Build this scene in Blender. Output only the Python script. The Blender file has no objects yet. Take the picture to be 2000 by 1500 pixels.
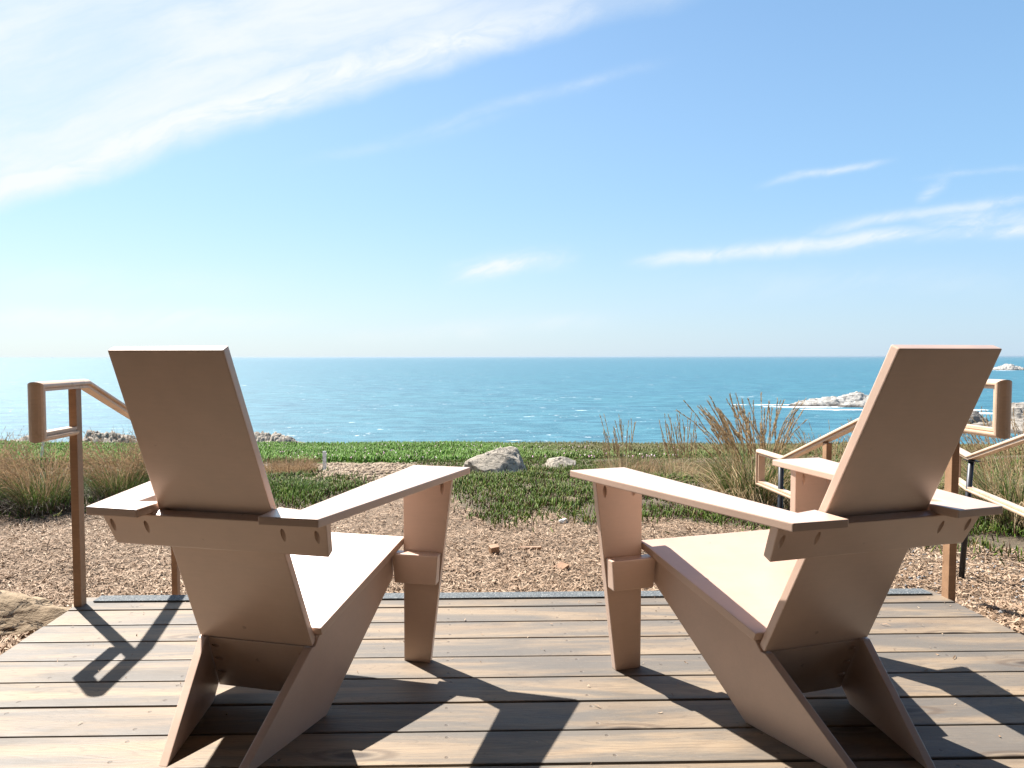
import bpy, bmesh, math, random
import numpy as np
from mathutils import Vector, Matrix
random.seed(7); rng = np.random.default_rng(11)
S = bpy.context.scene; C = S.collection
R_ = math.radians

# ------------------------------------------------------------------ camera
CH = 0.973
F_PX = 1310.8
ya, pi_, ro = 0.0204, 0.0414, -0.0016
Fv = np.array([math.sin(ya)*math.cos(pi_), math.cos(ya)*math.cos(pi_), -math.sin(pi_)])
Rv = np.array([math.cos(ya), -math.sin(ya), 0.0]); Uv = np.cross(Rv, Fv)
R2 = math.cos(ro)*Rv + math.sin(ro)*Uv; U2 = -math.sin(ro)*Rv + math.cos(ro)*Uv
cd = bpy.data.cameras.new('camera'); cam = bpy.data.objects.new('camera', cd); C.objects.link(cam)
m = Matrix.Identity(4)
for i in range(3):
    m[i][0] = R2[i]; m[i][1] = U2[i]; m[i][2] = -Fv[i]
m[2][3] = CH
cam.matrix_world = m
cd.sensor_width = 36; cd.lens = F_PX/2000*36
cd.shift_x = (1000-913.9)/2000; cd.shift_y = 1.25/2000
cd.clip_start = 0.05; cd.clip_end = 120000
S.camera = cam

# ------------------------------------------------------------------ sky, sun, exposure
SUN_AZ, SUN_EL = R_(-42.8), R_(54.0)            # azimuth measured from +Y towards +X
w = bpy.data.worlds.new('World'); S.world = w; w.use_nodes = True
S.view_settings.view_transform = 'Standard'; S.view_settings.look = 'None'
S.view_settings.gamma = 1.0; S.view_settings.use_curve_mapping = False
S.view_settings.exposure = 1.45
sd = bpy.data.lights.new('sun', 'SUN'); sun = bpy.data.objects.new('sun', sd); C.objects.link(sun)
sd.energy = 5.0; sd.angle = R_(0.53); sd.color = (1.0, 0.955, 0.90)
sv = Vector((math.sin(SUN_AZ)*math.cos(SUN_EL), math.cos(SUN_AZ)*math.cos(SUN_EL), math.sin(SUN_EL)))
sun.rotation_euler = sv.to_track_quat('Z', 'Y').to_euler(); sun.location = (0, 0, 30)

class NT:
    """tiny node-tree helper"""
    def __init__(s, nt): s.nt = nt
    def n(s, typ, **kw):
        nd = s.nt.nodes.new(typ)
        for k, v in kw.items(): setattr(nd, k, v)
        return nd
    def val(s, sock, v):
        if hasattr(v, 'is_output') or isinstance(v, bpy.types.NodeSocket): s.nt.links.new(v, sock)
        else: sock.default_value = v
    def m(s, op, a, b=None, c=None, clamp=False):
        nd = s.n('ShaderNodeMath', operation=op, use_clamp=clamp)
        s.val(nd.inputs[0], a)
        if b is not None: s.val(nd.inputs[1], b)
        if c is not None: s.val(nd.inputs[2], c)
        return nd.outputs[0]
    def comb(s, x, y, z):
        nd = s.n('ShaderNodeCombineXYZ')
        for i, v in enumerate((x, y, z)): s.val(nd.inputs[i], v)
        return nd.outputs[0]
    def sep(s, v):
        nd = s.n('ShaderNodeSeparateXYZ'); s.val(nd.inputs[0], v); return nd.outputs
    def noise(s, v, sc, det=4, rough=0.55, dist=0.0, out='Fac'):
        nd = s.n('ShaderNodeTexNoise'); nd.inputs['Scale'].default_value = sc
        if v is not None: s.val(nd.inputs['Vector'], v)
        nd.inputs['Detail'].default_value = det; nd.inputs['Roughness'].default_value = rough
        s.val(nd.inputs['Distortion'], dist)
        return nd.outputs[out]
    def ss(s, v, a, b, lo=0.0, hi=1.0):
        nd = s.n('ShaderNodeMapRange', interpolation_type='SMOOTHSTEP')
        s.val(nd.inputs[0], v); s.val(nd.inputs[1], a); s.val(nd.inputs[2], b); s.val(nd.inputs[3], lo); s.val(nd.inputs[4], hi)
        return nd.outputs[0]
    def ramp(s, f, stops):
        nd = s.n('ShaderNodeValToRGB'); s.val(nd.inputs[0], f)
        e = nd.color_ramp.elements
        while len(e) > 2: e.remove(e[-1])
        while len(e) < len(stops): e.new(0.5)
        for i, (p, c) in enumerate(stops): e[i].position = p; e[i].color = (*c, 1)
        return nd.outputs[0]
    def mix(s, f, a, b, mode='MIX'):
        nd = s.n('ShaderNodeMix', data_type='RGBA', blend_type=mode)
        s.val(nd.inputs[0], f)
        for i, v in ((6, a), (7, b)): s.val(nd.inputs[i], (*v, 1) if isinstance(v, tuple) and len(v) == 3 else v)
        return nd.outputs[2]
    def map(s, v, scale=(1, 1, 1), loc=(0, 0, 0), rot=(0, 0, 0)):
        nd = s.n('ShaderNodeMapping'); s.val(nd.inputs[0], v)
        nd.inputs['Scale'].default_value = scale; nd.inputs['Location'].default_value = loc; nd.inputs['Rotation'].default_value = rot
        return nd.outputs[0]
    def bump(s, h, strength=0.5, dist=0.01):
        nd = s.n('ShaderNodeBump'); nd.inputs['Strength'].default_value = strength; nd.inputs['Distance'].default_value = dist
        s.val(nd.inputs['Height'], h); return nd.outputs[0]

# world: physical sky with thin cirrus drawn by direction
t = NT(w.node_tree)
bg = w.node_tree.nodes['Background']
sky = t.n('ShaderNodeTexSky', sky_type='NISHITA', sun_disc=False)
sky.sun_elevation = SUN_EL; sky.sun_rotation = SUN_AZ; sky.air_density = 1.0; sky.dust_density = 0.35; sky.ozone_density = 2.2; sky.altitude = 20
tc = t.n('ShaderNodeTexCoord')
gx, gy, gz = t.sep(tc.outputs['Generated'])
yy = t.m('MAXIMUM', gy, 0.08)
s_ = t.m('DIVIDE', gx, yy); t_ = t.m('DIVIDE', gz, yy)
front = t.m('MULTIPLY', t.ss(gy, 0.1, 0.3), t.ss(gz, -0.001, 0.004))
st = t.comb(s_, t_, 0.0)
ws = t.sep(t.n('ShaderNodeVectorMath', operation='SUBTRACT').outputs[0])
warpn = t.noise(st, 2.6, 5, 0.6, out='Color')
wx, wy, wz = t.sep(warpn)
sw_ = t.m('ADD', s_, t.m('MULTIPLY', t.m('SUBTRACT', wx, 0.5), 0.16))
tw_ = t.m('ADD', t_, t.m('MULTIPLY', t.m('SUBTRACT', wy, 0.5), 0.075))
rot = t.map(t.comb(sw_, tw_, 0.0), rot=(0, 0, -0.30))
streak = t.noise(t.map(rot, scale=(1.6, 7.5, 1)), 1.7, 9, 0.63, 0.5)
streak2 = t.noise(t.map(rot, scale=(5, 16, 1), loc=(3, 1, 0)), 1.5, 8, 0.65, 0.7)
blot = t.noise(t.comb(sw_, tw_, 0.3), 3.4, 5, 0.6, 0.3)
# main bank: lower rim rises from left to right
wv = t.m('SUBTRACT', t.m('SUBTRACT', tw_, 0.408), t.m('MULTIPLY', sw_, 0.31))
rim = t.m('MULTIPLY', t.ss(wv, -0.004, 0.040), t.ss(wv, 0.13, 0.045))
body = t.m('MULTIPLY', t.ss(wv, 0.0, 0.06), t.ss(sw_, 0.50, -0.15, 0.0, 1.0))
wisps = t.ss(t.m('ADD', t.m('MULTIPLY', streak, 0.75), t.m('MULTIPLY', blot, 0.35)), 0.38, 0.72)
bodyd = t.m('MULTIPLY', body, t.m('ADD', 0.50, t.m('MULTIPLY', wisps, 0.45)))
rimfade = t.ss(sw_, 0.50, -0.1)
rimd = t.m('MULTIPLY', t.m('MULTIPLY', rim, rimfade), t.m('ADD', 0.62, t.m('MULTIPLY', t.ss(streak2, 0.3, 0.65), 0.5)))
dens = t.m('MAXIMUM', bodyd, rimd)
def band(c0, sl, wd, s0, s1, amp, fade=0.08, k=streak2, lo=0.34, hi=0.66, warp=0.8):
    amp *= 1.1; wd *= 1.15
    global dens
    tt = t.m('ADD', t_, t.m('MULTIPLY', t.m('SUBTRACT', wy, 0.5), 0.075*warp))
    d = t.m('DIVIDE', t.m('SUBTRACT', t.m('SUBTRACT', tt, c0), t.m('MULTIPLY', s_, sl)), wd)
    g = t.m('POWER', 2.718, t.m('MULTIPLY', t.m('MULTIPLY', d, d), -1.0))
    g = t.m('MULTIPLY', g, t.m('MULTIPLY', t.ss(s_, s0, s0+fade), t.ss(s_, s1, s1-fade)))
    g = t.m('MULTIPLY', g, t.m('MULTIPLY', t.ss(k, lo, hi, 0.25, 1.0), amp))
    dens = t.m('MAXIMUM', dens, g)
def ln(x0, y0, x1, y1):
    a = ((x0-914)/1311, (697-y0)/1311); b = ((x1-914)/1311, (697-y1)/1311)
    sl = (b[1]-a[1])/(b[0]-a[0]); return a[1]-sl*a[0], sl, a[0], b[0]
for x0, y0, x1, y1, wd, amp, fd in ((1225, 506, 2150, 440, .0085, .75, .10), (1560, 468, 2150, 368, .007, .55, .12), (1770, 440, 2150, 425, .016, .6, .14),
        (868, 536, 1180, 500, .012, 1.3, .10), (1480, 372, 1800, 312, .0045, .6, .10), (700, 306, 1370, 118, .007, .24, .16), (560, 344, 1100, 215, .007, .15, .14), (1810, 400, 1900, 335, .010, .5, .03),
        (1800, 350, 2100, 318, .004, .4, .08), (-300, 618, 760, 628, .013, .7, .35), (600, 655, 1300, 625, .012, .35, .2), (1200, 560, 2200, 545, .02, .15, .3), (-200, 545, 700, 560, .02, .18, .3)):
    c0, sl, sa, sb = ln(x0, y0, x1, y1); band(c0, sl, wd, sa, sb, amp, fd)
dens = t.m('MULTIPLY', t.m('MULTIPLY', dens, front), 0.95, clamp=True)
hs = t.n('ShaderNodeHueSaturation'); w.node_tree.links.new(sky.outputs[0], hs.inputs['Color'])
hs.inputs['Saturation'].default_value = 1.0; hs.inputs['Value'].default_value = 1.0
cloudcol = t.mix(1.0, hs.outputs[0], (7.5, 7.3, 7.1), 'ADD')
hz_ = t.m('MULTIPLY', t.m('POWER', 2.718, t.m('MULTIPLY', t.m('MAXIMUM', gz, 0.0), -2.4)), 0.88)
side = t.ss(t.m('DIVIDE', gx, yy), 1.0, -0.8)
up_g = t.ss(gz, 0.0, 0.24)
pale = t.mix(up_g, t.mix(side, (4.15, 5.3, 6.6), (6.1, 6.65, 6.85)), t.mix(side, (2.95, 4.85, 6.9), (4.7, 6.1, 7.1)))
skyh = t.mix(hz_, t.mix(1.0, hs.outputs[0], (1.02, 1.27, 1.38), 'MULTIPLY'), pale)
cl = t.mix(dens, skyh, (7.0, 7.35, 7.5))
w.node_tree.links.new(cl, bg.inputs['Color']); bg.inputs['Strength'].default_value = 0.05

# ------------------------------------------------------------------ helpers
def mat(name):
    mm = bpy.data.materials.new(name); mm.use_nodes = True
    k = NT(mm.node_tree); b = mm.node_tree.nodes['Principled BSDF']
    return mm, k, b
def tagp(o, label=None, cat=None, group=None, kind=None):
    if label: o['label'] = label
    if cat: o['category'] = cat
    if group: o['group'] = group
    if kind: o['kind'] = kind
    return o
def thing(name, label, cat, loc=(0, 0, 0), rotz=0, group=None):
    o = bpy.data.objects.new(name, None); C.objects.link(o); o.empty_display_size = 0.1
    o.location = loc; o.rotation_euler = (0, 0, rotz); return tagp(o, label, cat, group)
def link(name, me, mt=None, parent=None, smooth=False):
    o = bpy.data.objects.new(name, me); C.objects.link(o)
    if mt: me.materials.clear(); me.materials.append(mt)
    if smooth: me.shade_smooth()
    if parent: o.parent = parent
    return o
def npmesh(name, V, Fc, attrs=None):
    V = np.asarray(V, np.float32); Fc = np.asarray(Fc, np.int32); k = Fc.shape[1]
    me = bpy.data.meshes.new(name); me.vertices.add(len(V)); me.vertices.foreach_set('co', V.ravel())
    me.loops.add(Fc.size); me.loops.foreach_set('vertex_index', Fc.ravel())
    me.polygons.add(len(Fc)); me.polygons.foreach_set('loop_start', np.arange(0, Fc.size, k, dtype=np.int32))
    me.polygons.foreach_set('loop_total', np.full(len(Fc), k, np.int32))
    me.update(calc_edges=True); me.validate()
    if attrs:
        for an, av in attrs.items():
            a = me.attributes.new(an, 'FLOAT', 'POINT'); a.data.foreach_set('value', np.asarray(av, np.float32))
    return me
def prism(name, poly, axis, a, b, xf=None, bevel=0.002):
    """polygon in the plane across `axis`, extruded from a to b; the points may be (u,v) pairs"""
    bm = bmesh.new(); n = len(poly)
    def P(u, v, c): return {'x': (c, u, v), 'y': (u, c, v), 'z': (u, v, c)}[axis]
    vs = []
    for c in (a, b):
        for (u, v) in poly:
            q = P(u, v, c); vs.append(bm.verts.new(xf(q) if xf else q))
    bm.faces.new(vs[:n]); bm.faces.new(vs[n:][::-1])
    for i in range(n): bm.faces.new((vs[i], vs[(i+1) % n], vs[n+(i+1) % n], vs[n+i]))
    bmesh.ops.recalc_face_normals(bm, faces=bm.faces)
    if bevel: bmesh.ops.bevel(bm, geom=list(bm.edges), offset=bevel, segments=2, affect='EDGES', profile=0.6, clamp_overlap=True)
    me = bpy.data.meshes.new(name); bm.to_mesh(me); bm.free(); return me
def box(name, x0, x1, y0, y1, z0, z1, bevel=0.002):
    return prism(name, [(x0, y0), (x1, y0), (x1, y1), (x0, y1)], 'z', z0, z1, bevel=bevel)
def carve(me, cutters):
    """cut real pocket holes: cutters = (position, direction, radius, length)"""
    bm = bmesh.new()
    for p, d, r, L in cutters:
        q = Vector(d).normalized().to_track_quat('Z', 'Y').to_matrix().to_4x4()
        bmesh.ops.create_cone(bm, cap_ends=True, segments=20, radius1=r, radius2=r, depth=L, matrix=Matrix.Translation(Vector(p)) @ q)
    cm = bpy.data.meshes.new('c'); bm.to_mesh(cm); bm.free()
    co = bpy.data.objects.new('c', cm); o = bpy.data.objects.new('o', me); C.objects.link(co); C.objects.link(o)
    md = o.modifiers.new('b', 'BOOLEAN'); md.operation = 'DIFFERENCE'; md.object = co; md.solver = 'EXACT'
    dg = bpy.context.evaluated_depsgraph_get(); dg.update()
    out = bpy.data.meshes.new_from_object(o.evaluated_get(dg))
    bpy.data.objects.remove(o); bpy.data.objects.remove(co); out.name = me.name
    return out
def vnoise(x, y, seed=0):
    xi = np.floor(x).astype(np.int64); yi = np.floor(y).astype(np.int64); xf = x-xi; yf = y-yi
    def h(a, b):
        n = (a*374761393 + b*668265263 + seed*1442695041) & 0x7fffffff
        n = ((n ^ (n >> 13))*1274126177) & 0x7fffffff
        return ((n ^ (n >> 16)) & 0xffff)/65535.0
    u = xf*xf*(3-2*xf); v = yf*yf*(3-2*yf)
    return (h(xi, yi)*(1-u)+h(xi+1, yi)*u)*(1-v)+(h(xi, yi+1)*(1-u)+h(xi+1, yi+1)*u)*v
def fbm(x, y, o=4, seed=0):
    s = 0; a = .5; f = 1.0
    for i in range(o): s = s+a*vnoise(x*f+17.3*i, y*f-9.1*i, seed+i); a *= .5; f *= 2.03
    return s
def project(P):
    d = np.asarray(P, float)-np.array([0, 0, CH]); z = d@Fv
    return 913.9+F_PX*(d@R2)/z, 751.25-F_PX*(d@U2)/z
PY = [-300, -40, 2.3, 2.9, 3.7, 6.3, 8, 12, 20, 30, 38, 40.5, 43, 60, 75, 120, 140]
PZ = [0.3, -.06, -.075, -.16, -.45, -.55, -.66, -1.15, -2.2, -3.25, -4.2, -4.42, -5.8, -20, -30, -44, -44]
def tz(x, y):
    x = np.asarray(x, float); y = np.asarray(y, float)
    z = np.interp(y + 1.2*(fbm(x*.12, y*.0+3, 3, 5)-.45)*np.clip((y-30)/10, 0, 1), PY, PZ)
    z = z + (fbm(x*.55, y*.55, 3, 9)-.44)*.16*np.clip((y-2.5)/3, 0.25, 1)
    z = z + (fbm(x*.11, y*.11, 3, 2)-.44)*np.clip((y-8)/14, 0, 1)*np.clip((60-y)/15, 0, 1)*.28
    z = z + (fbm(x*3.1, y*3.1, 3, 21)-.44)*.045
    z = z + np.clip((x-12)/40, -1, 1)*np.clip((y-12)/25, 0, 1)*(-.25)
    dk = np.clip((np.minimum(np.minimum(x+1.43, 1.93-x), 2.62-y))/.06, 0, 1)
    return z*(1-dk)+(-.36)*dk
def at(px, py, dmax=80):
    """the point of the ground seen at a place of the photograph"""
    d = Fv+R2*(px-913.9)/F_PX-U2*(py-751.25)/F_PX
    for k in np.arange(1.5, dmax, .04):
        q = np.array([0, 0, CH])+d*k
        if q[2] < float(tz(q[0], q[1])): return Vector(q)
    return Vector(q)

# ------------------------------------------------------------------ materials
def wood_paint(name, base, rough=0.42, var=0.04, bumps=0.12, spots=True, coat=0.0):
    mm, k, b = mat(name)
    tcn = k.n('ShaderNodeTexCoord').outputs['Object']
    g = k.noise(k.map(tcn, scale=(9, 9, 9)), 1.0, 5, 0.6)
    gr = k.noise(k.map(tcn, scale=(18, 150, 150)), 1.0, 4, 0.6)
    f = k.m('ADD', k.m('MULTIPLY', g, 0.7), k.m('MULTIPLY', gr, 0.3))
    lo = tuple(c*(1-var*2) for c in base); hi = tuple(min(1, c*(1+var)) for c in base)
    col = k.mix(k.ss(f, 0.3, 0.7), lo, hi)
    if spots:
        sp = k.noise(k.map(tcn, scale=(23, 23, 23), loc=(2, 1, 7)), 1.0, 2, 0.5)
        col = k.mix(k.ss(sp, 0.745, 0.79, 0, .55), col, (base[0]*.35, base[1]*.28, base[2]*.25))
        du = k.noise(k.map(tcn, scale=(3.1, 3.1, 3.1), loc=(4, 3, 1)), 1.0, 6, 0.7)
        col = k.mix(k.ss(du, 0.55, 0.8, 0, .16), col, (base[0]*.55, base[1]*.52, base[2]*.5))
    k.nt.links.new(col, b.inputs['Base Color'])
    k.nt.links.new(k.ss(g, 0.2, 0.8, rough-.07, rough+.09), b.inputs['Roughness'])
    k.nt.links.new(k.bump(k.m('ADD', gr, k.m('MULTIPLY', k.noise(tcn, 420, 2), .6)), bumps, 0.0006), b.inputs['Normal'])
    b.inputs['Coat Weight'].default_value = coat; b.inputs['Coat Roughness'].default_value = 0.36
    return mm
M_chair = wood_paint('blush paint on wood', (0.57, 0.40, 0.305), 0.38, coat=0.9)
M_rail = wood_paint('varnished rail wood', (0.60, 0.43, 0.305), 0.30, 0.08, 0.15, coat=0.2)
M_post = wood_paint('orange brown post wood', (0.33, 0.19, 0.105), 0.45, 0.14, 0.2)
M_hole = None
mm, k, b = mat('black coated steel'); M_steel = mm
b.inputs['Base Color'].default_value = (.018, .02, .026, 1); b.inputs['Roughness'].default_value = .42; b.inputs['Metallic'].default_value = .3
k.nt.links.new(k.bump(k.noise(k.n('ShaderNodeTexCoord').outputs['Object'], 140, 3), .15, .001), b.inputs['Normal'])

# weathered deck boards: grain runs along X, each board its own cut of timber
mm, k, b = mat('weathered deck timber'); M_deck = mm
tco = k.n('ShaderNodeTexCoord').outputs['Object']; oi = k.n('ShaderNodeObjectInfo')
rnd = oi.outputs['Random']
ox, oy, oz = k.sep(tco)
off = k.comb(k.m('MULTIPLY', rnd, 37.0), k.m('MULTIPLY', rnd, 91.0), k.m('MULTIPLY', rnd, 13.0))
va = k.n('ShaderNodeVectorMath', operation='ADD'); k.nt.links.new(tco, va.inputs[0]); k.nt.links.new(off, va.inputs[1])
P0 = va.outputs[0]
# knots warp the rings
vk = k.n('ShaderNodeTexVoronoi', feature='F1', voronoi_dimensions='2D'); vk.inputs['Scale'].default_value = 1.0; vk.inputs['Randomness'].default_value = 1.0
k.nt.links.new(k.map(P0, scale=(.8, 3.1, 1)), vk.inputs['Vector'])
kd = vk.outputs['Distance']
vec = k.map(P0, scale=(1.0, 9.0, 9.0))
rings = k.noise(vec, 1.3, 2, 0.5, 0.35)
rr = k.m('ADD', k.m('MULTIPLY', rings, 13.0), k.m('DIVIDE', 0.42, k.m('ADD', kd, 0.16)))
grain = k.m('ABSOLUTE', k.m('SINE', k.m('MULTIPLY', rr, 6.5)))
fine = k.noise(k.map(P0, scale=(9, 330, 60)), 1.0, 8, 0.78)
fleck = k.noise(k.map(P0, scale=(45, 420, 60), loc=(3, 3, 3)), 1.0, 4, .7)
mott = k.noise(k.map(P0, scale=(2.2, 7, 7)), 1.0, 6, 0.65, 0.6)
grey = k.noise(k.map(P0, scale=(1.0, 10, 10), loc=(5, 2, 2)), 1.1, 6, 0.6, 0.8)
base = k.mix(k.ss(mott, .28, .72), (0.212, 0.150, 0.093), (0.285, 0.212, 0.136))
base = k.mix(k.m('MULTIPLY', rnd, 0.4), base, (0.120, 0.096, 0.073))
base = k.mix(k.ss(grain, .0, .40, .34, 0.), base, (0.088, 0.060, 0.036))
base = k.mix(k.ss(fine, .47, .68, 0., .6), base, (0.080, 0.056, 0.038))
base = k.mix(k.ss(grey, .38, .62, 0., .78), base, (0.080, 0.076, 0.070))
dirt = k.noise(k.map(P0, scale=(14, 34, 20), loc=(1, 8, 3)), 1.0, 5, 0.7, 1.2)
base = k.mix(k.ss(fleck, .60, .74, 0., .5), base, (0.09, 0.065, 0.045))
base = k.mix(k.ss(fleck, .40, .28, 0., .28), base, (0.36, 0.31, 0.25))
base = k.mix(k.ss(dirt, .62, .75, 0., .55), base, (0.056, 0.042, 0.032))
pale = k.noise(k.map(P0, scale=(5, 9, 9), loc=(9, 1, 3)), 1.0, 6, 0.75, 1.0)
base = k.mix(k.ss(pale, .64, .80, 0., .5), base, (0.225, 0.197, 0.165))
base = k.mix(k.ss(kd, .055, .02, 0., .85), base, (0.030, 0.018, 0.011))
base = k.mix(k.m('MULTIPLY', k.ss(kd, .10, .075), k.ss(kd, .05, .07, 0., .5)), base, (0.065, 0.040, 0.024))
# pairs of screws over the joists
fx = k.m('SUBTRACT', k.m('PINGPONG', k.m('ADD', ox, k.m('MULTIPLY', k.noise(k.comb(k.m('ROUND', k.m('MULTIPLY', ox, 2.46)), k.m('MULTIPLY', rnd, 50.), 0.), 5.0, 0), .035)), 0.203), 0.0)
fy = k.m('SUBTRACT', k.m('ABSOLUTE', oy), 0.043)
dn = k.m('SQRT', k.m('ADD', k.m('MULTIPLY', fx, fx), k.m('MULTIPLY', fy, fy)))
base = k.mix(k.ss(dn, .0048, .0034, 0., .6), base, (0.045, 0.03, 0.022))
k.nt.links.new(base, b.inputs['Base Color'])
k.nt.links.new(k.ss(mott, .2, .8, .52, .74), b.inputs['Roughness'])
hgt = k.m('ADD', k.m('MULTIPLY', fine, .7), k.m('ADD', k.m('MULTIPLY', grain, .25), k.m('MULTIPLY', k.ss(dn, .006, .0035), -2.0)))
k.nt.links.new(k.bump(hgt, .55, .0016), b.inputs['Normal'])

mm, k, b = mat('grey grit strip'); M_grit = mm
tco = k.n('ShaderNodeTexCoord').outputs['Object']
vo = k.n('ShaderNodeTexVoronoi'); vo.inputs['Scale'].default_value = 260; k.nt.links.new(tco, vo.inputs['Vector'])
k.nt.links.new(k.ramp(k.sep(vo.outputs['Color'])[0], [(0, (.045, .052, .058)), (.5, (.075, .088, .095)), (.85, (.12, .135, .14)), (1, (.24, .24, .23))]), b.inputs['Base Color'])
k.nt.links.new(k.bump(vo.outputs['Distance'], .8, .003), b.inputs['Normal']); b.inputs['Roughness'].default_value = .75

def rock_mat(name, a, bb, cc, sc=1.0, strat=6.0):
    mm, k, b = mat(name)
    tco = k.n('ShaderNodeTexCoord').outputs['Object']
    n1 = k.noise(k.map(tco, scale=(sc*2, sc*2, sc*strat)), 1.0, 7, 0.65, 0.5); n2 = k.noise(tco, sc*22, 5, .7)
    col = k.mix(k.ss(n1, .3, .7), a, bb)
    col = k.mix(k.ss(n2, .48, .72, 0, .7), col, cc)
    cr = k.noise(k.map(tco, scale=(sc*5, sc*5, sc*11)), 1.0, 4, .6, 1.0)
    crk = k.ss(k.m('ABSOLUTE', k.m('SUBTRACT', cr, .5)), .0, .022, .75, 0.)
    col = k.mix(crk, col, tuple(x*.3 for x in cc))
    k.nt.links.new(col, b.inputs['Base Color']); b.inputs['Roughness'].default_value = .9
    k.nt.links.new(k.bump(k.m('SUBTRACT', k.m('ADD', n1, k.m('MULTIPLY', n2, .4)), crk), .8, .03/sc), b.inputs['Normal'])
    return mm
M_boulder = rock_mat('pale grey sandstone', (.31, .265, .205), (.40, .345, .275), (.17, .145, .11))
M_tanrock = rock_mat('tan sandstone', (0.255, 0.183, 0.111), (0.323, 0.242, 0.153), (0.145, 0.102, 0.064))
M_cliff = rock_mat('bluff rock', (0.252, 0.217, 0.175), (0.322, 0.280, 0.231), (0.112, 0.098, 0.084), .35)

# ------------------------------------------------------------------ ground
def seg(a, b, n): return list(np.linspace(a, b, n, endpoint=False))
X = np.array(seg(-600, -80, 8)+seg(-80, -20, 30)+seg(-20, -6, 50)+seg(-6, 6, 200)+seg(6, 20, 50)+seg(20, 80, 30)+seg(80, 601, 9)+[601])
Y = np.array(seg(-400, -20, 8)+seg(-20, 0, 12)+seg(0, 8, 140)+seg(8, 20, 70)+seg(20, 46, 80)+seg(46, 141, 22)+[141])
GX, GY = np.meshgrid(X, Y); GZ = tz(GX, GY); nx, ny = len(X), len(Y)
V = np.stack([GX.ravel(), GY.ravel(), GZ.ravel()], 1)
ii = np.arange(nx*ny).reshape(ny, nx)
Fq = np.stack([ii[:-1, :-1].ravel(), ii[:-1, 1:].ravel(), ii[1:, 1:].ravel(), ii[1:, :-1].ravel()], 1)
POLY = {
 'left_green': [(500, 930), (560, 918), (640, 940), (700, 944), (720, 960), (690, 985), (600, 996), (540, 990), (300, 1000), (300, 930)],
 'mid': [(885, 925), (935, 905), (1160, 888), (1500, 886), (1600, 900), (1600, 1020), (1500, 1038), (1380, 1020), (1300, 1005), (1220, 1012), (1150, 1022), (1100, 1015), (1060, 1000), (1010, 1018), (950, 1022), (930, 1000), (893, 985)],
 'far_left': [(-400, 870), (300, 870), (300, 990), (140, 1000), (0, 1010), (-400, 1030)],
 'right': [(1560, 880), (2600, 880), (2600, 1090), (2000, 1072), (1880, 1060), (1700, 1050), (1560, 1020)],
 'lawn': [(-900, 912), (300, 908), (520, 906), (700, 904), (900, 902), (1160, 898), (1500, 892), (2900, 886), (2900, 780), (-900, 780)],
 'band': [(760, 900), (1160, 896), (1500, 886), (1500, 905), (1150, 915), (900, 917), (840, 910)],
}
def inpoly(x, y, poly):
    r = np.zeros(np.shape(x), bool); n = len(poly)
    for i in range(n):
        x0, y0 = poly[i]; x1, y1 = poly[(i+1) % n]
        if y0 == y1: continue
        c = ((y0 > y) != (y1 > y)) & (x < (x1-x0)*(y-y0)/(y1-y0)+x0); r ^= c
    return r
def veg(P):
    px, py = project(P)
    jx = (fbm(P[:, 0]*2.2, P[:, 1]*2.2, 3, 31)-.44)*60; jy = (fbm(P[:, 0]*2.2, P[:, 1]*2.2, 3, 37)-.44)*26
    f = (P[:, 1] > 2.6)
    out = np.zeros(len(P), np.int8)
    for i, kx in enumerate(('left_green', 'mid', 'far_left', 'right', 'band')):
        out[(inpoly(px+jx, py+jy, POLY[kx])) & f] = i+1
    out[inpoly(px+jx, py+jy*.25, POLY['lawn']) & (P[:, 1] > 8) & (P[:, 1] < 43)] = 6
    out[P[:, 1] > 43] = 0
    return out
vg = veg(V)
gm = npmesh('ground', V, Fq, {'veg': (vg > 0).astype(float), 'lawn': (vg == 6).astype(float)})
mm, k, b = mat('bark mulch and soil'); M_ground = mm
tco = k.n('ShaderNodeTexCoord').outputs['Object']
av = k.n('ShaderNodeAttribute', attribute_name='veg').outputs['Fac']; al = k.n('ShaderNodeAttribute', attribute_name='lawn').outputs['Fac']
x_, y_, z_ = k.sep(tco)
n1 = k.noise(tco, 1.3, 6, .6); n2 = k.noise(tco, 38, 6, .75); n3 = k.noise(tco, 9, 5, .7)
mulch = k.ramp(n2, [(.25, (0.082, 0.053, 0.033)), (.48, (0.180, 0.123, 0.078)), (.62, (0.238, 0.168, 0.111)), (.8, (0.295, 0.221, 0.156))])
dirt = k.mix(k.ss(n3, .35, .65), (0.212, 0.153, 0.102), (0.315, 0.246, 0.170))
dirt = k.mix(k.ss(n2, .5, .7, 0, .5), dirt, (.22, .16, .10))
far = k.ss(y_, 7.2, 9.0)
col = k.mix(far, mulch, dirt)
soil = k.mix(k.ss(n2, .35, .65), (.07, .05, .03), (.17, .13, .08))
lawn = k.mix(k.ss(n3, .3, .7), (0.056, 0.096, 0.016), (0.096, 0.152, 0.024))
lawn = k.mix(k.ss(n1, .5, .7, 0, .5), lawn, (.12, .12, .04))
col = k.mix(av, col, soil); col = k.mix(al, col, lawn)
cliff = k.mix(k.ss(n3, .3, .7), (.30, .24, .17), (.16, .13, .10))
col = k.mix(k.ss(y_, 43.5, 46), col, cliff)
k.nt.links.new(col, b.inputs['Base Color']); b.inputs['Roughness'].default_value = .95
k.nt.links.new(k.bump(k.m('ADD', n2, n3), 1.0, .03), b.inputs['Normal'])
tagp(link('ground', gm, M_ground, smooth=True), kind='structure')

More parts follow.
